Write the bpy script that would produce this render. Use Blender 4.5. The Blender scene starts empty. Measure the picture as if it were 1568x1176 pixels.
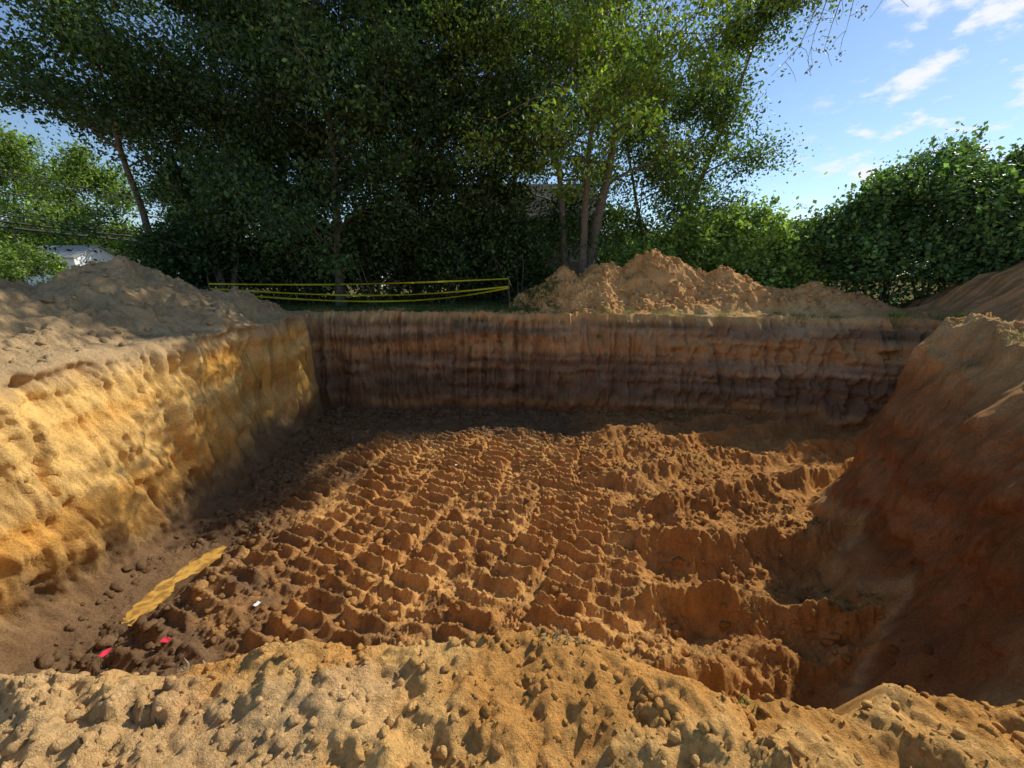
import bpy, bmesh, math, numpy as np
from mathutils import Vector
rng=np.random.default_rng(7)
scene=bpy.context.scene
scene.view_settings.view_transform='Standard'
scene.view_settings.look='None'
scene.view_settings.exposure=0
f32=np.float32
# ------------------------------------------------------------------ noise (table based)
TB_=np.random.default_rng(99).random(1<<18).astype(f32)
def h2(ix,iy,seed):
    return TB_[((ix+seed*37)&511)+(((iy+seed*101)&511)<<9)]
def vn(x,y,seed=0):
    x=np.asarray(x,f32);y=np.asarray(y,f32)
    fx=np.floor(x);fy=np.floor(y);ix=fx.astype(np.int32);iy=fy.astype(np.int32);fx=x-fx;fy=y-fy
    ux=fx*fx*(3-2*fx);uy=fy*fy*(3-2*fy)
    a=h2(ix,iy,seed);b=h2(ix+1,iy,seed);c=h2(ix,iy+1,seed);d=h2(ix+1,iy+1,seed)
    a=a+(b-a)*ux;c=c+(d-c)*ux
    return (a+(c-a)*uy)*2-1
def fbm(x,y,f,o=4,seed=0,g=.5):
    r=0;a=1;t=0
    for i in range(o):
        c,s=math.cos(.6*i),math.sin(.6*i)
        r=r+a*vn((x*c-y*s)*f+17.3*i,(x*s+y*c)*f-9.1*i,seed+i);t+=a;a*=g;f*=2.03
    return r/t*1.3
def vn3(x,y,z,seed=0):
    iz=np.floor(z);fz=z-iz;u=fz*fz*(3-2*fz);k=iz.astype(np.int32)
    def lay(k):
        return vn(x+(k*37)%491,y+(k*71)%467,seed)
    return lay(k)*(1-u)+lay(k+1)*u
def sst(a,b,x):
    t=np.clip((x-a)/(b-a),0,1);return t*t*(3-2*t)
def smax(a,b,k):
    h=np.clip(.5+.5*(a-b)/k,0,1);return b*(1-h)+a*h+k*h*(1-h)
def smin(a,b,k): return -smax(-a,-b,k)
def clods(x,y,cell,seed,dens=.6,hf=.7,pw=.6):
    wx=x+cell*.35*vn(x/cell*2.3,y/cell*2.3,seed+5)+cell*.25*vn(x/cell*6,y/cell*6,seed+8);wy=y+cell*.35*vn(x/cell*2.3+40,y/cell*2.3,seed+6)+cell*.25*vn(x/cell*6,y/cell*6,seed+9)
    gx=np.floor(wx/cell).astype(np.int32);gy=np.floor(wy/cell).astype(np.int32);out=np.zeros_like(x)
    for i in (-1,0,1):
        for j in (-1,0,1):
            cx=gx+i;cy=gy+j
            px=(cx+.1+.8*h2(cx,cy,seed))*cell;py=(cy+.1+.8*h2(cx,cy,seed+1))*cell
            r=cell*(.18+.42*h2(cx,cy,seed+2)**2)
            e=(h2(cx,cy,seed+3)<dens)
            tl=(h2(cx,cy,seed+4)-.5)*(wx-px)+(h2(cx,cy,seed+7)-.5)*(wy-py)
            d=((wx-px)**2+(wy-py)**2)/(r*r)
            out=np.maximum(out,(np.clip((1-d)*1.5,0,1)**pw*r*hf+1.1*tl*(d<1))*e*(d<1))
    return out

# ------------------------------------------------------------------ helpers
def mesh_obj(name,V,F,mat,col=None,smooth=False,parent=None):
    me=bpy.data.meshes.new(name);V=np.asarray(V,dtype=np.float32);F=np.asarray(F,dtype=np.int32)
    k=F.shape[1]
    me.vertices.add(len(V));me.vertices.foreach_set("co",V.ravel())
    me.loops.add(F.size);me.loops.foreach_set("vertex_index",F.ravel())
    me.polygons.add(len(F));me.polygons.foreach_set("loop_start",np.arange(0,F.size,k,dtype=np.int32))
    me.polygons.foreach_set("use_smooth",np.full(len(F),smooth))
    me.update(calc_edges=True)
    if col is not None:
        a=me.color_attributes.new("Col","FLOAT_COLOR","POINT")
        c=np.ones((len(V),4),dtype=np.float32);c[:,:3]=col;a.data.foreach_set("color",c.ravel())
    me.materials.append(mat)
    o=bpy.data.objects.new(name,me);scene.collection.objects.link(o)
    if parent: o.parent=parent
    return o
def empty(name,loc=(0,0,0)):
    o=bpy.data.objects.new(name,None);o.location=loc;scene.collection.objects.link(o);return o
def new_mat(name):
    m=bpy.data.materials.new(name);m.use_nodes=True;nt=m.node_tree
    return m,nt,nt.nodes["Principled BSDF"]
def simple_mat(name,col,rough=.7,var=.25,scale=8,bump=.2):
    m,nt,b=new_mat(name);N=nt.nodes;L=nt.links
    tc=N.new("ShaderNodeTexCoord");n=N.new("ShaderNodeTexNoise");n.inputs["Scale"].default_value=scale;n.inputs["Detail"].default_value=4
    L.new(tc.outputs["Object"],n.inputs["Vector"])
    mr=N.new("ShaderNodeMapRange");mr.inputs[1].default_value=.3;mr.inputs[2].default_value=.7;mr.inputs[3].default_value=1-var;mr.inputs[4].default_value=1+var
    L.new(n.outputs[0],mr.inputs[0])
    v=N.new("ShaderNodeVectorMath");v.operation='SCALE';v.inputs[0].default_value=col
    L.new(mr.outputs[0],v.inputs["Scale"]);L.new(v.outputs[0],b.inputs["Base Color"])
    b.inputs["Roughness"].default_value=rough
    if bump:
        bp=N.new("ShaderNodeBump");bp.inputs["Strength"].default_value=bump;bp.inputs["Distance"].default_value=.02
        L.new(n.outputs[0],bp.inputs["Height"]);L.new(bp.outputs[0],b.inputs["Normal"])
    return m
def soil_mat():
    m,nt,b=new_mat("soil");N=nt.nodes;L=nt.links
    N.remove(b);b=N.new("ShaderNodeBsdfDiffuse");L.new(b.outputs[0],N["Material Output"].inputs[0])
    at=N.new("ShaderNodeAttribute");at.attribute_name="Col"
    ge=N.new("ShaderNodeNewGeometry")
    def noise(s,d=6,r=.6):
        n=N.new("ShaderNodeTexNoise");n.inputs["Scale"].default_value=s;n.inputs["Detail"].default_value=d;n.inputs["Roughness"].default_value=r
        L.new(ge.outputs["Position"],n.inputs["Vector"]);return n.outputs[0]
    def mr(i,a,bb,c,d):
        q=N.new("ShaderNodeMapRange");q.inputs[1].default_value=a;q.inputs[2].default_value=bb;q.inputs[3].default_value=c;q.inputs[4].default_value=d
        L.new(i,q.inputs[0]);return q.outputs[0]
    def mul(a,c):
        q=N.new("ShaderNodeMath");q.operation='MULTIPLY';L.new(a,q.inputs[0]);L.new(c,q.inputs[1]);return q.outputs[0]
    f=mul(mr(noise(2.3,4,.65),.3,.7,.8,1.2),mr(noise(30,4,.75),.3,.7,.72,1.28))
    v=N.new("ShaderNodeVectorMath");v.operation='SCALE';L.new(at.outputs["Color"],v.inputs[0]);L.new(f,v.inputs["Scale"])
    L.new(v.outputs[0],b.inputs["Color"])
    b1=N.new("ShaderNodeBump");b1.inputs["Strength"].default_value=1;b1.inputs["Distance"].default_value=.05;L.new(noise(22,6,.76),b1.inputs["Height"])
    L.new(b1.outputs[0],b.inputs["Normal"])
    return m
SOIL=soil_mat()
def leaf_mat(name,trans=.36,tint=(1.4,1.45,.5)):
    m,nt,b=new_mat(name);N=nt.nodes;L=nt.links
    at=N.new("ShaderNodeAttribute");at.attribute_name="Col"
    L.new(at.outputs["Color"],b.inputs["Base Color"]);b.inputs["Roughness"].default_value=.5;b.inputs["Specular IOR Level"].default_value=.3
    t=N.new("ShaderNodeBsdfTranslucent");v=N.new("ShaderNodeVectorMath");v.operation='MULTIPLY';v.inputs[1].default_value=tint
    L.new(at.outputs["Color"],v.inputs[0]);L.new(v.outputs[0],t.inputs["Color"])
    mx=N.new("ShaderNodeMixShader");mx.inputs[0].default_value=trans
    L.new(b.outputs[0],mx.inputs[1]);L.new(t.outputs[0],mx.inputs[2]);L.new(mx.outputs[0],N["Material Output"].inputs[0])
    return m
LEAF=leaf_mat("leaf")
BARK=simple_mat("bark",(.15,.12,.095),.9,.4,12,.6)

# ------------------------------------------------------------------ terrain
def seg(a,b,s): return np.arange(a,b,s)
def grow(a,end,s0,r=1.3):
    out=[a];s=s0
    while out[-1]<end: out.append(out[-1]+s);s*=r
    return np.array(out)
xs=np.concatenate([-grow(16,420,.12)[::-1],seg(-16,-9,.06)[1:],seg(-9,-6.4,.019),seg(-6.4,-2.5,.026),seg(-2.5,2.5,.0115),seg(2.5,7.6,.027),seg(7.6,16,.042),grow(16,420,.08)])
ys=np.concatenate([-grow(-.6,60,.2)[::-1],seg(-.6,.7,.08)[1:],seg(.7,2.3,.0095),seg(2.3,4.2,.045),seg(4.2,8.5,.022),seg(8.5,14.3,.028),seg(14.3,18.3,.018),seg(18.3,23,.055),grow(23,480,.1)])
X,Y=np.meshgrid(xs.astype(f32),ys.astype(f32))
def pile(x,y,cx,cy,H,rx,ry,p=1.0):
    d=np.sqrt(((x-cx)/rx)**2+((y-cy)/ry)**2+.015)
    return H*np.clip(1.08-d,0,1)**p
def ybt(x):
    return np.interp(x,[-9,-5,-1,3,6,9,12,15,18],[17.95,17.95,17.8,17.5,17.1,16.5,15.8,14.8,13.5])
PUD=(-6.3,7.0)
def terrain(x,y):
    w1=fbm(x,y,.7,4,3);w2=fbm(x,y,.8,4,33)
    wx=x+.5*w1;wy=y+.5*w2
    P=np.zeros_like(x)
    for a in [(-11.9,13.6,2.15,3.6,4.2),(-11.2,9.0,1.45,2.9,3.6),(-14.8,11,1.9,4,5),(-13.5,6.5,1.45,4,4),(-10,15.6,1.15,2,2.4)]:
        P=smax(P,pile(wx,wy,*a),.2)
    for a in [(6.6,20.6,2.75,4.4,2.9),(2.4,20.3,2.0,2.5,2.3),(4.2,20.4,2.3,3,2.5),(9.4,19.8,2.0,4,2.7),(13,18.9,1.3,4,2.5),(22.5,17,3.4,6,5),(25,12,2.5,6,6)]:
        P=smax(P,pile(wx,wy,*a),.2)
    for a in [(10.0,9.1,.75,2.4,2.2),(12.4,7.5,1.3,3.4,3.2),(9.2,6.6,.40,1.8,2.5),(10.6,4.4,2.5,3.2,2.8)]:  # last mound is out of view, added to widen the shadow over the right floor
        P=smax(P,pile(wx,wy,*a),.2)
    far=sst(20,40,np.hypot(x,y-8))
    top=.06*fbm(x,y,.5,3,8)*(1-far)+P
    pm=sst(.12,.6,P)
    ridge=1-np.abs(fbm(x*1.0+y*.5,y,1.1,4,12))*1.6
    top=top+pm*(.22*(ridge-.5)+.14*fbm(x,y,3.2,4,14,.6)+clods(x,y,.32,91,.4,.5)+clods(x,y,.14,92,.45,.6))
    # foreground lip
    yl=np.interp(x,[-3,-2.1,-1.5,-.95,-.3,.26,.6,.85,1.3,1.7,2.2,4,8],[1.3,1.33,1.48,1.62,1.58,1.64,1.52,1.36,1.33,1.42,1.33,1.7,3.2])
    yl=yl+.09*fbm(x,y*0+3,2.2,4,51,.6)
    fg=sst(2.8,1.9,y)*sst(4.5,3,np.abs(x))
    cm=.3+.7*sst(-.3,.4,fbm(x,y,1.3,3,25))
    lump=.10*fbm(x,y,1.4,3,21)+.06*fbm(x,y,4.5,3,26,.6)+cm*(clods(x,y,.2,31,.45,.5)+clods(x,y,.1,32,.55,.6)+clods(x,y,.052,33,.5,.65)+.7*clods(x,y,.035,34,.4,.7))+.020*fbm(x,y,13,4,23,.7)
    lump=lump+.12*np.exp(-((x+1.95)/.26)**2-((y-1.38)/.2)**2)
    top=top+fg*(lump-.13)
    mid=(1-fg)*(1-far)*(1-pm)
    top=top+mid*(clods(x,y,.25,41,.25,.4)+clods(x,y,.12,43,.35,.5)+.07*fbm(x,y,2,5,44,.6))
    # floor
    F=-3.82+.16*fbm(x,y,.45,4,61)
    F=F-.2*np.exp(-((x+6.25+.3*np.sin(y*1.3))/.6)**2)*sst(9.3,7.6,y)
    xr=x+.6*fbm(x,y,.8,3,62)
    R=sst(1.9,3.0,xr)
    wr=.30*fbm(x,y,.5,3,63)+.16*fbm(x,y,1.8,5,64,.62)
    st=np.zeros_like(x);bs=np.zeros_like(x)
    for k,(yr,H,tl) in enumerate([(4.95,.85,.28),(6.35,.75,-.03),(7.95,.68,.02),(9.1,.5,.30),(10.6,.40,.32),(12.0,.34,.35),(13.4,.28,.3)]):
        t=y-tl*(x-2.5)+wr-yr
        Hn=H*np.clip(.8+.6*fbm(x,y*.3,.9,4,70+k),.35,1.2)
        st=np.maximum(st,Hn*np.where(t<0,np.exp(-np.abs(t/.27)**1.4),np.exp(-np.abs(t/.36)**1.2)))
        bs=bs+.08*sst(-.25,.1,t)
    near=sst(8.6,7.2,y)
    F=F+R*(st+bs-.36-.26*near*sst(2.2,3.6,x)+.12*fbm(x,y,1.3,5,65,.6))-.3*sst(2.6,4.6,x)*sst(6.2,4.9,y-.2*(x-4))
    tm=sst(-6.3,-5.4,x)*sst(3.0,2.1,xr)*sst(14.9,13.8,y+.3*w1)*sst(4.4,5.2,y)
    tr=np.zeros_like(x);ins=np.zeros_like(x)
    for i in range(9):
        xc=-5.9+1.0*i+.34*(y-5)-.03*(y-9)**2+.3*vn(y*.35,y*0+i*7.7,80)-.6
        u=x-xc
        inb=sst(.52,.42,np.abs(u)+.05*vn(x*6,y*6,196))
        s=y+u*.34+.06*vn(x*1.2,y*1.2,81+i)+.025*vn(x*6,y*6,180+i)
        ph=np.abs(np.sin(np.pi*s/.34+i*1.3))
        c=1-ph**1.1
        brk=sst(-.9,-.1,fbm(x,y,.9,3,90+i))*(.72+.28*(i%3!=2))
        tr=np.maximum(tr,inb*c*.225*brk);ins=np.maximum(ins,inb*brk)
    tr=tr*(.9+.35*fbm(x,y,6,3,95,.6))
    pud=np.exp(-(((x-PUD[0])/.5)**2+((y-PUD[1])/1.0)**2)**2)
    lm=(clods(x,y,.5,101,.12,.4)+clods(x,y,.22,102,.4,.5)+clods(x,y,.11,103,.55,.6)+.08*fbm(x,y,3.4,5,106,.65))
    rough=(1-.35*sst(13,15.5,y))*(1-.1*R)*(1-.68*tm*ins)*(1-.8*pud)
    F=F+tm*tr+rough*lm+.06*fbm(x,y,2.5,4,105)*(1-.7*pud)-.06*pud
    # walls
    xb=np.interp(y,[3,6,9,17.5],[-6.6,-6.85,-7.1,-7.95])+.2*fbm(x*0,y,1.0,3,160)
    xt=np.interp(y,[3,7,12,17.5],[-8.6,-8.45,-8.35,-8.4])+.3*w1
    t=(xb-x)/(xb-xt)
    hL=-3.9+4.1*np.where(t>0,t-.12*np.sin(np.clip(t,0,1)*2*np.pi),t)
    wB=np.interp(x,[-8,4,9,14],[.5,.6,1.2,1.7])
    yb=ybt(x)+.13*vn(x*1.1,x*0,66)+.10*vn(x*3.1,x*0+4,67)
    hB=-3.85+(y-(yb-wB))*4.0/wB
    xrb=5.4+(y-5)*.50+4.2*sst(9.8,12.8,y)+.3*w2
    tR=(x-xrb)
    hR=-3.8+tR*np.interp(y,[5,9,12,15],[1.6,1.75,2.2,2.2])-.3*np.sin(np.clip(tR/2.2,0,1)*np.pi*2)
    hF=.12-(y-yl)*2.0
    W=np.maximum(np.maximum(hL,hB),np.maximum(hR,hF))
    h=smax(F,W,.22)
    h=smin(h,top,.08)
    return h,top,F,P
H,TOP,FL,PL=terrain(X,Y)
gy,gx=np.gradient(H,ys,xs)
gl=np.sqrt(gx*gx+gy*gy)+1e-6
inpit=(X>-9.3)&(X<17)&(Y>1)&(Y<19)
wall=sst(.9,2.0,gl)*sst(.02,.3,TOP-H)*sst(.05,.5,H-FL)*inpit
for _ in range(4):
    wall[1:-1,1:-1]=(wall[1:-1,1:-1]*2+wall[2:,1:-1]+wall[:-2,1:-1]+wall[1:-1,2:]+wall[1:-1,:-2])/6
leftw=sst(-5,-6.2,X)*sst(17.6,16.8,Y)
backw=sst(13.5,14.5,Y)*(1-leftw)
rightw=sst(4,5,X)*(1-sst(13.5,14.5,Y))
Z3=H.astype(f32)
def rdg(a): return 1-2*np.abs(a)
U=Y+.12*vn3(X*2,Y*2,Z3*2,199)
nl=(.28*vn3(U*.6,Z3*.35,Z3*0+.5,200)-.20*rdg(vn3(U*1.5+Z3*.25,Z3*.4,Z3*0+.3,201))-.11*rdg(vn3(U*4.1-Z3*.4,Z3*.7,Z3*0+.3,202))
    +.10*vn3(U*.5,Z3*3.6,Z3*0+.2,203)+.06*vn3(U*1.6,Z3*8,Z3*0+.7,207)+.05*vn3(U*9,Z3*2.5,X*2,204)+.045*vn3(U*15,Z3*9,X*9,205)+.03*vn3(U*28,Z3*22,X*20,206))
nb=(.20*rdg(vn3(X*1.9,Y*1.9,Z3*.4,221))+.15*rdg(vn3(X*4.5,Y*4.5,Z3*.8,222))
    +.12*vn3(X*.6,Y*.5,Z3*6,223)+.07*vn3(X*.9,Y*.5,Z3*14,227)+.08*vn3(X*9,Y*9,Z3*6,224)+.05*vn3(X*19,Y*19,Z3*14,226))
rn=(.28*vn3(X*.8,Y*.8,Z3*.9,211)-.14*rdg(vn3(X*2.0,Y*2.0,Z3*1.5,214))+.10*vn3(X*5,Y*5,Z3*3,212)+.06*vn3(X*14,Y*14,Z3*12,213))
D=wall*(nl*leftw+nb*backw+rn*rightw)
PX=X+D*(leftw-rightw*.9);PY=Y+D*(-backw-rightw*.3)
# ---------- colours
def mixc(c,new,m): return c*(1-m[...,None])+np.array(new,f32)*m[...,None]
C=np.zeros(X.shape+(3,),f32);C[:]=(.58,.37,.165)
n1=fbm(X,Y,.9,4,301);n2=fbm(X,Y,3.0,4,302,.6)
pit=sst(.15,.5,TOP-H)
grass=sst(18.3,19.4,Y+.5*n1)*sst(.5,.1,PL)
C=mixc(C,(.50,.345,.18),sst(-7,-8.6,X)*sst(3,4,Y))
C=mixc(C,(.64,.36,.145),sst(-1,1,X)*sst(17,17.6,Y))
C=mixc(C,(.46,.245,.11),sst(12,15,X))
C=mixc(C,(.54,.26,.09),sst(.0,.6,n2)*.6*(1-leftw))
fgm=sst(3.0,2.2,Y)
C=mixc(C,(.80,.46,.155),fgm*.95);C=mixc(C,(.66,.31,.08),fgm*sst(-.2,.35,n1+.7*n2)*.8);C=mixc(C,(.74,.50,.26),fgm*sst(.2,.6,-n1+.4*n2)*.5)
fl=sst(.45,.05,H-FL)*pit
C=mixc(C,(.54,.265,.085),fl)
C=mixc(C,(.72,.40,.135),fl*sst(-.1,.6,n1)*.75)
C=mixc(C,(.29,.14,.05),fl*sst(-.1,.5,-n2)*.6)
darkfl=np.clip(sst(12.9,15.0,Y+.8*n1)+sst(-3.8,-5.6,X+1.0*n1)*.82+sst(6.8,5.2,Y+1.2*n2)*sst(.5,-3,X)*.6,0,1)  # darker tone over the back, left and near-left floor
C=mixc(C,(.16,.10,.058),fl*darkfl*.88)
C=mixc(C,(.46,.22,.07),fl*sst(2,3.4,X)*.5)
zs=H+.12*fbm(X,Y,.5,3,310)
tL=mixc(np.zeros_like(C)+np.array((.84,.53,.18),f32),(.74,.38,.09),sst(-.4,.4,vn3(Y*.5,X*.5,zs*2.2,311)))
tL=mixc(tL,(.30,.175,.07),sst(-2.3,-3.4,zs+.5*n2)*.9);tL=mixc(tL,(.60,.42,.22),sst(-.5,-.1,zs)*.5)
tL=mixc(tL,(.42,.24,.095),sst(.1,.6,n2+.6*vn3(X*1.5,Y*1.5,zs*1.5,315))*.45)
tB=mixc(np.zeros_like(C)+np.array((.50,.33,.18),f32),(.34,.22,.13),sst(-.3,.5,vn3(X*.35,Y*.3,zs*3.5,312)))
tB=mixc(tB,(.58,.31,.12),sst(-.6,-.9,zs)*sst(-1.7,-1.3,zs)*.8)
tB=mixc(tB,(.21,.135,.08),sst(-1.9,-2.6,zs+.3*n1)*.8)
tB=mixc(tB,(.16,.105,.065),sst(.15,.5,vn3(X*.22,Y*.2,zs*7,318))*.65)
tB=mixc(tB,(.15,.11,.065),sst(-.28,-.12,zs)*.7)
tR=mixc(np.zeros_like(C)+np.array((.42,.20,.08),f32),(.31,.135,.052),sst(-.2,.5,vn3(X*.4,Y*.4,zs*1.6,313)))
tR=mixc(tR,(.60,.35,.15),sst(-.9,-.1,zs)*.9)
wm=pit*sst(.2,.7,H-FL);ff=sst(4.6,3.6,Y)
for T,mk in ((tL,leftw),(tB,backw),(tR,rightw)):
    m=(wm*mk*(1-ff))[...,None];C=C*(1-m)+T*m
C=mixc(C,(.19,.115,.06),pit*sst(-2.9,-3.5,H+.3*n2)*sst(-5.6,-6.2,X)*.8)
C=mixc(C,(.075,.095,.03),grass*.85*(1-pit));C=mixc(C,(.16,.13,.08),grass*sst(.0,.6,n2)*.6*(1-pit))
ny_,nx_=X.shape
idx=np.arange(ny_*nx_).reshape(ny_,nx_)
Fq=np.stack([idx[:-1,:-1],idx[:-1,1:],idx[1:,1:],idx[1:,:-1]],-1).reshape(-1,4)
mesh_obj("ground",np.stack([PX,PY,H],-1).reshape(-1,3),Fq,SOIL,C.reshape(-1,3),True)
def gi(x,y):
    i=np.clip(np.searchsorted(ys,y),0,ny_-1);j=np.clip(np.searchsorted(xs,x),0,nx_-1);return i,j
def gz(x,y):
    i,j=gi(x,y);return H[i,j]

# ------------------------------------------------------------------ loose clods
bm=bmesh.new();bmesh.ops.create_icosphere(bm,subdivisions=2,radius=1)
T0=np.array([v.co[:] for v in bm.verts]);TF=np.array([[v.index for v in f.verts] for f in bm.faces]);bm.free()
TV=[]
for k in range(14):
    a=rng.normal(size=(7,3));a/=np.linalg.norm(a,axis=1)[:,None]
    r=1+.0*T0[:,0]
    for q in a: r=np.minimum(r,rng.uniform(.6,.9)/np.maximum(T0@q,.01))
    r=r*(1+.12*rng.normal(size=len(T0)))
    TV.append(T0*r[:,None]*rng.uniform(.7,1.25,3))
TV=np.array(TV)
def scatter_clods(name,x,y,s,sink=.1):
    i,j=gi(x,y);ok=(wall[i,j]<.12)&(((x-PUD[0])/.6)**2+((y-PUD[1])/1.2)**2>1);x=x[ok];y=y[ok];s=s[ok];n=len(x)
    i,j=gi(x,y);z=H[i,j]
    k=rng.integers(0,len(TV),n);q=rng.normal(size=(n,4));q/=np.linalg.norm(q,axis=1)[:,None]
    w,a,b,c=q.T
    R=np.stack([1-2*(b*b+c*c),2*(a*b-c*w),2*(a*c+b*w),2*(a*b+c*w),1-2*(a*a+c*c),2*(b*c-a*w),2*(a*c-b*w),2*(b*c+a*w),1-2*(a*a+b*b)],-1).reshape(n,3,3)
    V=np.einsum('nij,nvj->nvi',R,TV[k])*s[:,None,None];V[:,:,2]*=.8
    p=np.stack([PX[i,j],PY[i,j],z+s*sink],-1);V=V+p[:,None,:]
    F=(TF[None]+(np.arange(n)*len(T0))[:,None,None]).reshape(-1,3)
    cc=C[i,j]*rng.uniform(.8,1.15,n)[:,None]
    return mesh_obj(name,V.reshape(-1,3),F,SOIL,np.repeat(cc,len(T0),axis=0),True)
def psz(n,lo,hi,p=2.5): return lo+(hi-lo)*rng.random(n)**p
n=9000;x=rng.uniform(-6.6,7,n);y=rng.uniform(4.3,16.8,n)
x2=rng.uniform(-2.8,2.8,3500);y2=rng.uniform(.6,1.9,3500)
x3=rng.uniform(-15,-8.5,900);y3=rng.uniform(4,18,900)
x4=rng.uniform(-.5,16,3000);y4=rng.uniform(17.6,21.5,3000)
x5=rng.uniform(7,13,1500);y5=rng.uniform(4,10,1500)
x6=np.clip(-6.4+rng.normal(0,.5,1200),-7.5,-4.5);y6=rng.uniform(4.5,17,1200)
x7=rng.uniform(-8,9,1500);y7=ybt(x7)-.9+rng.normal(0,.4,1500)
scatter_clods("soil_clods",np.concatenate([x,x2,x3,x4,x5,x6,x7]),np.concatenate([y,y2,y3,y4,y5,y6,y7]),
   np.concatenate([psz(9000,.012,.10,4.5),psz(3500,.004,.028,3.5),psz(900,.02,.10,3),psz(3000,.02,.13,3),psz(1500,.015,.09,3),psz(1200,.02,.13,3),psz(1500,.02,.15,3)]))

# ------------------------------------------------------------------ puddle
m,nt,b=new_mat("muddy_water");b.inputs["Roughness"].default_value=.12
nn=nt.nodes.new("ShaderNodeTexNoise");nn.inputs["Scale"].default_value=6;nn.inputs["Detail"].default_value=4
ge=nt.nodes.new("ShaderNodeNewGeometry");nt.links.new(ge.outputs["Position"],nn.inputs["Vector"])
rp=nt.nodes.new("ShaderNodeValToRGB");rp.color_ramp.elements[0].position=.42;rp.color_ramp.elements[0].color=(.34,.18,.045,1);rp.color_ramp.elements[1].position=.6;rp.color_ramp.elements[1].color=(.66,.38,.08,1)
nt.links.new(nn.outputs[0],rp.inputs[0]);nt.links.new(rp.outputs[0],b.inputs["Base Color"])
bp=nt.nodes.new("ShaderNodeBump");bp.inputs["Distance"].default_value=.01;bp.inputs["Strength"].default_value=.2
nt.links.new(nn.outputs[0],bp.inputs["Height"]);nt.links.new(bp.outputs[0],b.inputs["Normal"])
bm=bmesh.new()
zp=float(np.percentile(H[(np.abs(X-PUD[0])<.35)&(np.abs(Y-PUD[1])<.9)],58))
ring=[bm.verts.new((PUD[0]+.62*math.cos(a)*(1+.2*math.sin(3*a)),PUD[1]+1.1*math.sin(a),zp)) for a in np.linspace(0,2*math.pi,40,endpoint=False)]
bm.faces.new(ring);me=bpy.data.meshes.new("puddle");bm.to_mesh(me);bm.free();me.materials.append(m)
scene.collection.objects.link(bpy.data.objects.new("puddle",me))

# ------------------------------------------------------------------ trees
def tube(path,rad,sides=7):
    path=np.array(path,float);n=len(path);rad=np.array(rad)
    t=np.gradient(path,axis=0);t/=np.linalg.norm(t,axis=1)[:,None]+1e-9
    ref=np.array([.3,.9,.1]) if abs(t[0][2])>.7 else np.array([0,0,1.])
    u=np.cross(t,ref);u/=np.linalg.norm(u,axis=1)[:,None]+1e-9;v=np.cross(t,u)
    a=np.linspace(0,2*np.pi,sides,endpoint=False)
    V=path[:,None,:]+rad[:,None,None]*(np.cos(a)[None,:,None]*u[:,None,:]+np.sin(a)[None,:,None]*v[:,None,:])
    id=np.arange(n*sides).reshape(n,sides);nx2=np.roll(id,-1,axis=1)
    F=np.stack([id[:-1],nx2[:-1],nx2[1:],id[1:]],-1).reshape(-1,4)
    return V.reshape(-1,3),F
class Acc:
    def __init__(s): s.V=[];s.F=[];s.n=0
    def add(s,V,F): s.V.append(V);s.F.append(F+s.n);s.n+=len(V)
    def get(s): return np.concatenate(s.V),np.concatenate(s.F)
def leaves(c,size,col,up=.5,asp=.55):
    n=len(c);nn=rng.normal(size=(n,3));nn[:,2]+=up*np.sign(rng.random(n)-.1);nn/=np.linalg.norm(nn,axis=1)[:,None]
    t=np.cross(nn,rng.normal(size=(n,3)));t/=np.linalg.norm(t,axis=1)[:,None]+1e-9;b=np.cross(nn,t)
    s=size[:,None]
    V=np.stack([c-t*s,c+b*s*asp-nn*s*.12,c+t*s,c-b*s*asp-nn*s*.12],1).reshape(-1,3)
    F=np.arange(4*n).reshape(n,4)
    return V,F,np.repeat(col,4,axis=0)
def branch(p0,d,L,r0,r1,n=7,wig=.12,curl=.0):
    p=[np.array(p0,float)];d=np.array(d,float);d/=np.linalg.norm(d);step=L/(n-1)
    for i in range(n-1):
        d=d+rng.normal(size=3)*wig+np.array([0,0,curl]);d/=np.linalg.norm(d);p.append(p[-1]+d*step)
    return np.array(p),np.linspace(r0,r1,n)
def leafcols(n,base,var=.35,yel=.10):
    c=np.tile(np.array(base),(n,1))*np.exp(rng.normal(0,var,n))[:,None]
    y=rng.random(n)<yel;c[y]*=np.array([1.6,1.3,.8]);return c
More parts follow.
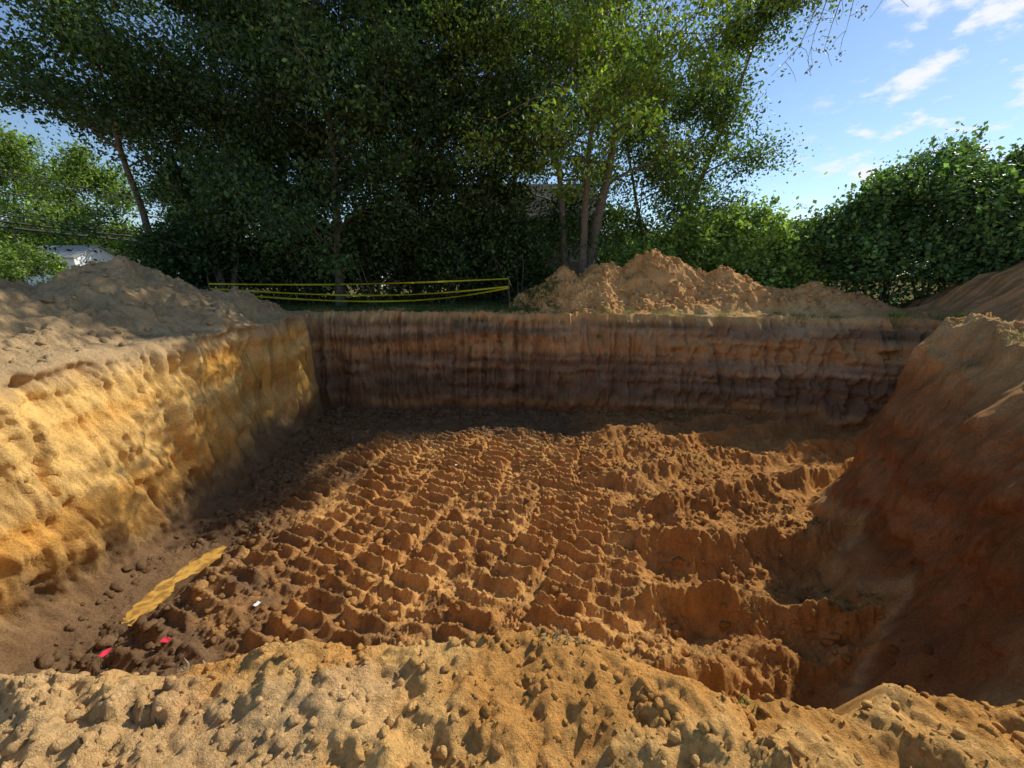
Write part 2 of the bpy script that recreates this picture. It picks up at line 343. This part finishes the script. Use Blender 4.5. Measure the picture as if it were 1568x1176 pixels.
def make_tree(name,x,y,Ht,R,cb,nleaf,col,tr=.22,stems=1,limbs=26,lean=(0,0),lsz=.10,sig=.72,gam=1.8,minz=.8):
    z0=float(gz(np.array([x]),np.array([y]))[0])-.15
    root=empty(name,(x,y,z0));A=Acc();cl=[]
    for s in range(stems):
        a0=s*2.1+rng.uniform(0,1);off=np.array([math.cos(a0),math.sin(a0),0])*(.25 if stems>1 else 0)
        d=np.array([lean[0],lean[1],1])+(off*.8 if stems>1 else 0)
        hs=Ht*(.92 if s==0 else rng.uniform(.7,.88))
        tp,trd=branch(off,d,hs,tr*(1 if s==0 else .75),.03,16,.05,.04)
        trd=np.interp(np.arange(16),[0,.8,15],[trd[0]*1.35,trd[0],.03])
        A.add(*tube(tp,trd,10))
        nl=limbs//stems
        for k in range(nl):
            f=cb/hs+(1-cb/hs)*((k+rng.random())/nl)
            ii=f*15;i0=int(min(ii,14));p=tp[i0]+(tp[i0+1]-tp[i0])*(ii-i0)
            an=k*2.4+s+rng.uniform(-.5,.5);zz=(p[2]-cb)/(Ht-cb)
            prof=math.sqrt(max(.08,1-(max(zz,0)*1.0)**2))*rng.uniform(.65,1.05)
            L=R*prof;el=rng.uniform(.1,.7)+.5*max(zz,0)
            dd=[math.cos(an)*math.cos(el),math.sin(an)*math.cos(el),math.sin(el)]
            lp,lr=branch(p,dd,L,max(.03,trd[i0]*.42),.012,9,.13,-.02);A.add(*tube(lp,lr,5))
            for q in range(8):
                j=rng.integers(2,9);d2=(lp[j]-lp[j-1]);d2=d2/np.linalg.norm(d2)+rng.normal(size=3)*.75
                sp,sr=branch(lp[j],d2,L*rng.uniform(.2,.4),.02,.006,5,.18,-.04);A.add(*tube(sp,sr,3))
                cl.append(sp[-1]);cl.append(sp[2])
            cl.append(lp[-1])
    cl=np.array(cl);w=rng.gamma(gam,1,len(cl));w/=w.sum()
    k=rng.choice(len(cl),nleaf,p=w)
    sg=(sig*rng.uniform(.45,1.3,len(cl)))[k]
    c=cl[k]+rng.normal(size=(nleaf,3))*sg[:,None]*np.array([1,1,.62]);ok=c[:,2]>minz;c=c[ok];k=k[ok]
    tint=np.exp(rng.normal(0,.25,len(cl)))[k][:,None]
    n=len(c)
    V,F,cc=leaves(c,lsz*rng.uniform(.6,1.3,n),leafcols(n,col)*tint)
    wv,wf=A.get();mesh_obj("trunk_and_limbs",wv,wf,BARK,None,True,root)
    mesh_obj("foliage",V,F,LEAF,cc,False,root);return root
DK=(.05,.095,.036);MD=(.07,.125,.037);BR=(.15,.23,.042)
make_tree("maple_tree",3.3,22.9,18,7.3,6.0,54000,BR,.28,3,48,(.05,0),minz=3.2,gam=1.2,sig=.62)
make_tree("maple_tree",-3.2,23.4,17,6.2,2.0,60000,DK,.2,1,30)
make_tree("maple_tree",-8.6,22.0,16,6.0,1.6,60000,DK,.24,1,30)
make_tree("maple_tree",-14,21.5,15,5.0,1.6,46000,DK,.2,2,30,gam=1.2)
make_tree("maple_tree",-17.9,22.5,15,4.6,6.5,23000,MD,.2,1,22,sig=.6,gam=1.0,minz=5.2)
make_tree("maple_tree",0,28.5,19,6.5,2,52000,DK,.25,1,28)
make_tree("maple_tree",-6,27.5,18,6,2,48000,DK,.25,1,28)
make_tree("maple_tree",-13,28,17,5.5,2,42000,DK,.25,1,28)
make_tree("maple_tree",8.8,26.5,16.0,5.0,1.6,46000,MD,.2,2,28)
make_tree("background_tree",-54,60,15,7,1.5,20000,BR,.25,1,20,lsz=.2,sig=1.1)
make_tree("background_tree",-66,60,18,8,1.5,20000,BR,.25,1,20,lsz=.2,sig=1.1)
make_tree("background_tree",-42,60,13,6,1.5,16000,MD,.25,1,18,lsz=.2,sig=1.1)

# ------------------------------------------------------------------ shrubs
def make_shrub(name,blobs,dens,col,lsz=.1,rough=1.0):
    root=empty(name,(0,0,0));Cs=[];A=Acc();tn=[]
    for (cx,cy,cz,rx,ry,rz) in blobs:
        area=4*math.pi*((rx*ry)**1.6+(rx*rz)**1.6+(ry*rz)**1.6)**(1/1.6)/3**(1/1.6)
        n=int(area*dens*.75)
        d=rng.normal(size=(n,3));d[:,2]=np.where(rng.random(n)<.75,np.abs(d[:,2]),d[:,2]);d/=np.linalg.norm(d,axis=1)[:,None]
        ang=np.arctan2(d[:,1],d[:,0])
        sd_=int(abs(cx*7))+400
        lum=fbm(ang*2.5+cx+50,d[:,2]*3+cy,1.0,4,sd_,.6)
        fine=fbm(ang*2.5*rx+cx+50,d[:,2]*3*rz+cy,1.3,3,sd_+9,.6)
        r=1+rough*(.34*lum+.14*fine)-.25*rng.random(n)**1.3
        c=np.array([cx,cy,cz])+d*r[:,None]*np.array([rx,ry,rz])+rng.normal(size=(n,3))*.10
        sh=rng.random(n)<.06;c[sh]+=d[sh]*rng.uniform(.1,.8,(sh.sum(),1))
        keep=(c[:,2]>.05);Cs.append(c[keep]);tn.append(np.exp(.45*lum[keep]+.6*fine[keep]))
        for k in range(4):
            a=rng.uniform(0,6.28);p,rr=branch((cx+rx*.3*math.cos(a),cy+ry*.3*math.sin(a),-.1),(math.cos(a)*.4,math.sin(a)*.4,1),max(.5,cz+rz*.6),.05,.012,7,.1)
            A.add(*tube(p,rr,5))
        for k in range(int(rx*5)):
            a=rng.uniform(0,6.28);e=rng.uniform(.3,1.4);dd=np.array([math.cos(a)*math.cos(e),math.sin(a)*math.cos(e),math.sin(e)])
            p0=np.array([cx,cy,cz])+dd*np.array([rx,ry,rz])*.9;p,rr=branch(p0,dd+[0,0,.4],rng.uniform(.5,1.3),.012,.004,6,.15)
            A.add(*tube(p,rr,3));q=p[rng.integers(1,6,28)]+rng.normal(size=(28,3))*.09
            Cs.append(q);tn.append(np.full(28,1.25))
    c=np.concatenate(Cs);t=np.concatenate(tn)
    V,F,cc=leaves(c,lsz*rng.uniform(.5,1.4,len(c)),leafcols(len(c),col,.3)*t[:,None],.9,.7)
    wv,wf=A.get();mesh_obj("stems",wv,wf,BARK,None,True,root);mesh_obj("foliage",V,F,LEAF,cc,False,root)
def rb(n,xr,yr,hr,rr):
    o=[]
    for i in range(n):
        h=rng.uniform(*hr);r=rng.uniform(*rr)
        o.append((rng.uniform(*xr),rng.uniform(*yr),h*.5,r,r,h*.55))
    return o
make_shrub("vine_covered_shrub",[(19.2,21,3.0,3.6,3.0,3.3),(24,20.5,3,4,3.5,3.4),(15.8,21.5,2.3,2.4,2.2,2.6),(17.3,19.8,1.5,2.6,1.7,1.9),(22,18.8,1.5,3.2,1.8,2.2),(20.7,22,4.6,2.0,1.8,2.9),(17.6,21.6,3.6,1.3,1.3,2.5),(23.4,21,5.2,1.6,1.5,2.3)],150,(.085,.155,.055))
make_shrub("vine_covered_shrub",[(12,23.5,2.4,2.4,2.0,2.5),(9,23,1.9,2.2,1.8,2.3),(6.9,23.2,1.3,1.7,1.4,1.8),(14.0,22,1.5,2.0,1.6,1.8),(10.6,22.1,1.1,2.0,1.4,1.6),(28,20,2.5,4,4,3.5),(7.8,22.2,.8,1.4,1,1.3),(12.6,21.6,.8,1.6,1,1.2)],170,(.16,.25,.065))
make_shrub("understory_shrub",rb(28,(-17.5,1.2),(21.6,24.5),(2.0,4.6),(1.2,2.0)),110,(.045,.085,.03))
make_shrub("understory_shrub",[(-40,36,1.6,3.0,2.5,2.2),(-36,40,.8,2.0,2,1.3)],110,(.14,.21,.045))
make_shrub("distant_trees",rb(60,(-130,130),(70,92),(5,10),(4,8)),7,(.07,.125,.04),.45)

# ------------------------------------------------------------------ overhanging tree
root=empty("overhanging_tree",(0,0,0));A=Acc()
tp,tr_=branch((7.5,-6,-.2),(-.02,.05,1),9,.28,.14,10,.03);A.add(*tube(tp,tr_,10))
lp=np.array([tp[-1],[7.4,-1,10.8],[7.0,3,10.6],[6.9,7,9.2],[6.3,10,7.6]]);ts=np.linspace(0,4,17)
lp=np.stack([np.interp(ts,range(5),lp[:,k]) for k in range(3)],1)+rng.normal(size=(17,3))*.05;A.add(*tube(lp,np.linspace(.14,.02,17),7))
cl=[]
for k in range(9):
    p,r=branch(lp[-1-(k%3)],(rng.uniform(-.3,.25),rng.uniform(-.2,.3),-.8),rng.uniform(1.2,2.2),.014,.003,8,.2,-.08);A.add(*tube(p,r,4))
    for q in range(6):
        j=rng.integers(2,8);p2,r2=branch(p[j],rng.normal(size=3)+[0,0,-.5],rng.uniform(.2,.5),.006,.003,4,.25,-.1);A.add(*tube(p2,r2,3))
        if rng.random()<.6: cl.append(p2[-1])
cl=np.array(cl);k=rng.integers(0,len(cl),260);c=cl[k]+rng.normal(size=(260,3))*.06
wv,wf=A.get();mesh_obj("trunk_and_limbs",wv,wf,BARK,None,True,root)
V,F,cc=leaves(c,.035*rng.uniform(.7,1.2,260),leafcols(260,(.09,.08,.04)));mesh_obj("foliage",V,F,LEAF,cc,False,root)

# ------------------------------------------------------------------ grass
def blades(name,x,y,h,col,w=.006,spread=.5):
    n=len(x);i,j=gi(x,y);p=np.stack([x,y,H[i,j]-.01],-1)
    a=rng.uniform(0,6.28,n);side=np.stack([np.cos(a),np.sin(a),0*a],-1)*w
    d=rng.normal(size=(n,3))*spread;d[:,2]=1;d/=np.linalg.norm(d,axis=1)[:,None]
    d2=d+rng.normal(size=(n,3))*.4-[0,0,.35];d2/=np.linalg.norm(d2,axis=1)[:,None]
    m=p+d*h[:,None]*.55;t=m+d2*h[:,None]*.5
    V=np.stack([p-side,p+side,m+side*.8,m-side*.8,t+side*.15,t-side*.15],1).reshape(-1,3)
    b=np.arange(n)[:,None]*6
    F=np.concatenate([b+[0,1,2,3],b+[3,2,4,5]],0)
    return mesh_obj(name,V,F,LEAF,np.repeat(col,6,axis=0))
xx=[];yy=[];hh=[];cc=[]
def tuft(cx,cy,r,n,h,col):
    xx.append(cx+rng.normal(0,r,n));yy.append(cy+rng.normal(0,r,n));hh.append(rng.uniform(.4,1.2,n)*h);cc.append(np.array(col)*np.exp(rng.normal(0,.25,n))[:,None])
STR=(.34,.28,.17);GRN=(.09,.15,.03)
for k in range(90):
    cx=rng.uniform(-8.2,12);tuft(cx,float(ybt(np.array([cx]))[0])+rng.uniform(-.1,.35),.12,60,.2,STR if rng.random()<.7 else GRN)
for p in [(.3,1.6),(.2,1.62),(-.5,1.62),(-1.4,1.5)]: tuft(p[0],p[1],.03,26,.05,STR)
tuft(.93,1.34,.015,14,.07,GRN)
for p in [(4.1,6.2),(9.3,8.6),(9.8,8.2),(-5.9,8.9),(2.9,5.4)]: tuft(p[0],p[1],.12,150,.14,STR)
for k in range(16): tuft(rng.uniform(12.5,16),rng.uniform(13.8,15.6),.2,110,.35,GRN)
blades("grass",np.concatenate(xx),np.concatenate(yy),np.concatenate(hh),np.concatenate(cc),.005)
n=26000;x=rng.uniform(-12,2,n);y=18.15+rng.random(n)**1.3*5
blades("grass",x,y,rng.uniform(.05,.22,n),leafcols(n,(.09,.13,.035),.3),.012)

# ------------------------------------------------------------------ caution tape
m,nt,b=new_mat("caution_tape");b.inputs["Roughness"].default_value=.4
tc=nt.nodes.new("ShaderNodeNewGeometry")
wv_=nt.nodes.new("ShaderNodeTexNoise");wv_.inputs["Scale"].default_value=9;nt.links.new(tc.outputs["Position"],wv_.inputs["Vector"])
rp=nt.nodes.new("ShaderNodeValToRGB");rp.color_ramp.elements[0].position=.26;rp.color_ramp.elements[0].color=(.1,.09,.01,1);rp.color_ramp.elements[1].position=.31;rp.color_ramp.elements[1].color=(.95,.83,.02,1)
nt.links.new(wv_.outputs[0],rp.inputs[0]);nt.links.new(rp.outputs[0],b.inputs["Base Color"])
tl=nt.nodes.new("ShaderNodeBsdfTranslucent");tl.inputs["Color"].default_value=(1,.9,.05,1);mx=nt.nodes.new("ShaderNodeMixShader");mx.inputs[0].default_value=.55
nt.links.new(b.outputs[0],mx.inputs[1]);nt.links.new(tl.outputs[0],mx.inputs[2]);nt.links.new(mx.outputs[0],nt.nodes["Material Output"].inputs[0])
WOOD=simple_mat("stake_wood",(.16,.12,.08),.8,.3,20,.3)
root=empty("caution_tape_fence",(0,0,0))
def ribbon(p0,p1,sag,w=.036,n=60,ph=0):
    t=np.linspace(0,1,n)[:,None];P=np.array(p0)*(1-t)+np.array(p1)*t;P[:,2]-=(sag*4*t*(1-t)*(1+.25*np.sin(t*3+ph)))[:,0]
    tw=.8*np.sin(t[:,0]*8+ph)
    s=np.stack([0*tw,np.sin(tw),np.cos(tw)],-1)*w
    V=np.concatenate([P-s,P+s]);i=np.arange(n-1);F=np.stack([i,i+1,i+1+n,i+n],-1)
    return V,F
posts=[(-13.5,19.6),(-.15,19.9)]
A=Acc()
for z0,z2,sg in [(1.30,1.52,.10),(1.10,1.18,.30),(.92,1.12,.52)]:
    A.add(*ribbon((posts[0][0],posts[0][1],z0),(posts[1][0],posts[1][1],z2),sg,ph=z0*5,n=100))
A.add(*ribbon((posts[1][0],posts[1][1],1.5),(posts[1][0]+.12,posts[1][1]-.05,1.2),0,ph=2,n=10))
V,F=A.get();mesh_obj("tape",V,F,m,parent=root)
A=Acc()
for p in posts: A.add(*tube([(p[0],p[1],-.2),(p[0]+.02,p[1],.6),(p[0],p[1],1.6)],[.025,.022,.02],4))
V,F=A.get();mesh_obj("stakes",V,F,WOOD,parent=root)

# ------------------------------------------------------------------ litter
RED=simple_mat("red_plastic",(.7,.04,.08),.4,.2,30,.3);WHT=simple_mat("white_paper",(.7,.68,.62),.6,.1,30,.3)
def scrap(name,x,y,s,mat):
    n=9;u,v=np.meshgrid(np.linspace(-1,1,n),np.linspace(-.6,.6,n));z=.25*fbm(u+x*5,v+y*3,1.4,3,5)
    a=rng.uniform(0,3);c,q=math.cos(a),math.sin(a)
    P=np.stack([(u*c-v*q)*s+x,(u*q+v*c)*s+y,z*s+float(gz(np.array([x]),np.array([y]))[0])+.05],-1).reshape(-1,3)
    i=np.arange(n*n).reshape(n,n);mesh_obj(name,P,np.stack([i[:-1,:-1],i[:-1,1:],i[1:,1:],i[1:,:-1]],-1).reshape(-1,4),mat,smooth=True)
scrap("red_wrapper",-6.1,5.25,.08,RED);scrap("red_wrapper",-5.2,5.3,.07,RED);scrap("paper_scrap",-4.3,6.1,.06,WHT);scrap("paper_scrap",-1.6,11.4,.05,WHT);scrap("red_wrapper",-4.2,16.6,.07,RED)

# ------------------------------------------------------------------ buildings
def box(bm_,c,s):
    r=bmesh.ops.create_cube(bm_,size=1);
    for v in r['verts']: v.co=Vector((v.co.x*s[0]+c[0],v.co.y*s[1]+c[1],v.co.z*s[2]+c[2]))
def bobj(name,fn,mat,parent):
    bm_=bmesh.new();fn(bm_);me=bpy.data.meshes.new(name);bm_.to_mesh(me);bm_.free();me.materials.append(mat)
    o=bpy.data.objects.new(name,me);scene.collection.objects.link(o);o.parent=parent
def house(name,x,y,w,d,h,rh,wallc,roofc):
    r=empty(name,(x,y,0));WM=simple_mat(name+"_siding",wallc,.8,.1,3,.1);RM=simple_mat(name+"_roof",roofc,.9,.3,15,.4)
    GM=simple_mat(name+"_glass",(.03,.04,.05),.1,.1,3,0);TM=simple_mat(name+"_trim",(.7,.7,.66),.6,.05,3,0)
    def walls(b_):
        box(b_,(0,0,h/2),(w,d,h))
        n=int(h/.2)
        for k in range(n): box(b_,(0,0,k*.2+.1),(w+.03,d+.03,.17))
        for s in (-1,1):
            vs=[b_.verts.new((s*w/2,-d/2,h)),b_.verts.new((s*w/2,d/2,h)),b_.verts.new((s*w/2,0,h+rh))];b_.faces.new(vs)
    def roof(b_):
        e=.4
        for s in (-1,1):
            z1=h-rh*e/(d/2)
            vs=[(-w/2-e,s*(d/2+e),z1),(w/2+e,s*(d/2+e),z1),(w/2+e,0,h+rh),(-w/2-e,0,h+rh)]
            lo=[b_.verts.new(v) for v in vs];hi=[b_.verts.new((v[0],v[1],v[2]+.12)) for v in vs]
            b_.faces.new(lo);b_.faces.new(hi)
            for i in range(4): b_.faces.new([lo[i],lo[(i+1)%4],hi[(i+1)%4],hi[i]])
    wx=np.linspace(-w/2+1.2,w/2-1.2,max(2,int(w/2.6)))
    bobj("walls",walls,WM,r);bobj("roof",roof,RM,r)
    bobj("window_trim",lambda b_:[box(b_,(q,-d/2-.03,h*.62),(1.1,.06,1.4)) for q in wx],TM,r)
    bobj("windows",lambda b_:[box(b_,(q,-d/2-.05,h*.62),(.9,.06,1.2)) for q in wx],GM,r)
    bobj("door",lambda b_:box(b_,(w*.12,-d/2-.04,1.05),(.95,.08,2.1)),TM,r)
house("clapboard_house",1.0,33,9,8,5.2,2.6,(.34,.31,.24),(.05,.048,.045))
house("white_house",-52,53,6,6,3.6,1.3,(.85,.85,.83),(.3,.3,.29))
house("white_garage",-21,62,7,6,2.6,1.4,(.75,.74,.70),(.10,.10,.10))
ASP=simple_mat("asphalt",(.16,.16,.155),.9,.15,4,.2)
mesh_obj("road",[(-150,43,.03),(60,43,.03),(60,48,.03),(-150,48,.03)],[[0,1,2,3]],ASP)
WIRE=simple_mat("wire_black",(.02,.02,.02),.6,.1,3,0)
root=empty("utility_line",(0,0,0));A=Acc()
pa=(-34.6,22);pb=(-30.4,60)
for px,py in (pa,pb):
    A.add(*tube([(px,py,-.3),(px,py,4.5),(px,py,9.2)],[.16,.14,.11],10));A.add(*tube([(px-1,py,8.4),(px+1,py,8.4)],[.06,.06],4))
V,F=A.get();mesh_obj("poles",V,F,BARK,parent=root,smooth=True);A=Acc()
for z,o,r in ((8.6,-.9,.035),(8.6,.9,.035),(7.4,0,.04),(5.5,.05,.07),(5.15,-.05,.09),(5.95,0,.04)):
    t=np.linspace(0,1,40)[:,None];P=np.array([pa[0]+o,pa[1],z])*(1-t)+np.array([pb[0]+o,pb[1],z-.3])*t;P[:,2]-=(.5*4*t*(1-t))[:,0]
    A.add(*tube(P,np.full(40,r),4))
V,F=A.get();mesh_obj("wires",V,F,WIRE,parent=root)

# ------------------------------------------------------------------ light and sky
EL=math.radians(37.5);AZ=math.radians(57.5)
sd=Vector((math.sin(AZ)*math.cos(EL),math.cos(AZ)*math.cos(EL),math.sin(EL)))
sl=bpy.data.lights.new("sun","SUN");sl.energy=5;sl.angle=math.radians(.5);sl.color=(1,.94,.84)
so=bpy.data.objects.new("sun",sl);so.rotation_euler=sd.to_track_quat('Z','Y').to_euler();scene.collection.objects.link(so)
w=bpy.data.worlds.new("World");scene.world=w;w.use_nodes=True;nt=w.node_tree;N=nt.nodes;L=nt.links;bg=N["Background"]
sky=N.new("ShaderNodeTexSky");sky.sky_type='NISHITA';sky.sun_disc=False;sky.sun_elevation=EL;sky.sun_rotation=AZ;sky.dust_density=.1;sky.ozone_density=3;sky.air_density=1
L.new(sky.outputs[0],bg.inputs[0]);bg.inputs[1].default_value=.145
tc=N.new("ShaderNodeTexCoord");se=N.new("ShaderNodeSeparateXYZ");L.new(tc.outputs["Generated"],se.inputs[0])
def M(op,a,b=None):
    q=N.new("ShaderNodeMath");q.operation=op
    for i,v in enumerate((a,b)):
        if v is None: continue
        if isinstance(v,(int,float)): q.inputs[i].default_value=v
        else: L.new(v,q.inputs[i])
    return q.outputs[0]
zz=M('ADD',M('MAXIMUM',se.outputs[2],0),.22)
cb=N.new("ShaderNodeCombineXYZ");L.new(M('DIVIDE',se.outputs[0],zz),cb.inputs[0]);L.new(M('DIVIDE',se.outputs[1],zz),cb.inputs[1])
cn=N.new("ShaderNodeTexNoise");cn.inputs["Scale"].default_value=4.7;cn.inputs["Detail"].default_value=9;cn.inputs["Roughness"].default_value=.62;L.new(cb.outputs[0],cn.inputs["Vector"])
def MR(i,a,b,c=0,d=1):
    q=N.new("ShaderNodeMapRange");q.interpolation_type='SMOOTHSTEP';q.inputs[1].default_value=a;q.inputs[2].default_value=b;q.inputs[3].default_value=c;q.inputs[4].default_value=d;L.new(i,q.inputs[0]);return q.outputs[0]
mask=M('MULTIPLY',MR(cn.outputs[0],.50,.64),MR(se.outputs[0],.45,.62))
bg2=N.new("ShaderNodeBackground");bg2.inputs[0].default_value=(.93,.96,1,1);bg2.inputs[1].default_value=1.0
mx=N.new("ShaderNodeMixShader");L.new(mask,mx.inputs[0]);L.new(bg.outputs[0],mx.inputs[1]);L.new(bg2.outputs[0],mx.inputs[2]);L.new(mx.outputs[0],N["World Output"].inputs[0])

# ------------------------------------------------------------------ camera
cam=bpy.data.cameras.new("camera");cam.sensor_width=36;cam.lens=15.1;cam.clip_end=2000;cam.clip_start=.05
co=bpy.data.objects.new("camera",cam);co.location=(0,0,1.7);co.rotation_euler=(math.radians(90-14.3),0,0);scene.collection.objects.link(co);scene.camera=co
print("verts",ny_*nx_)
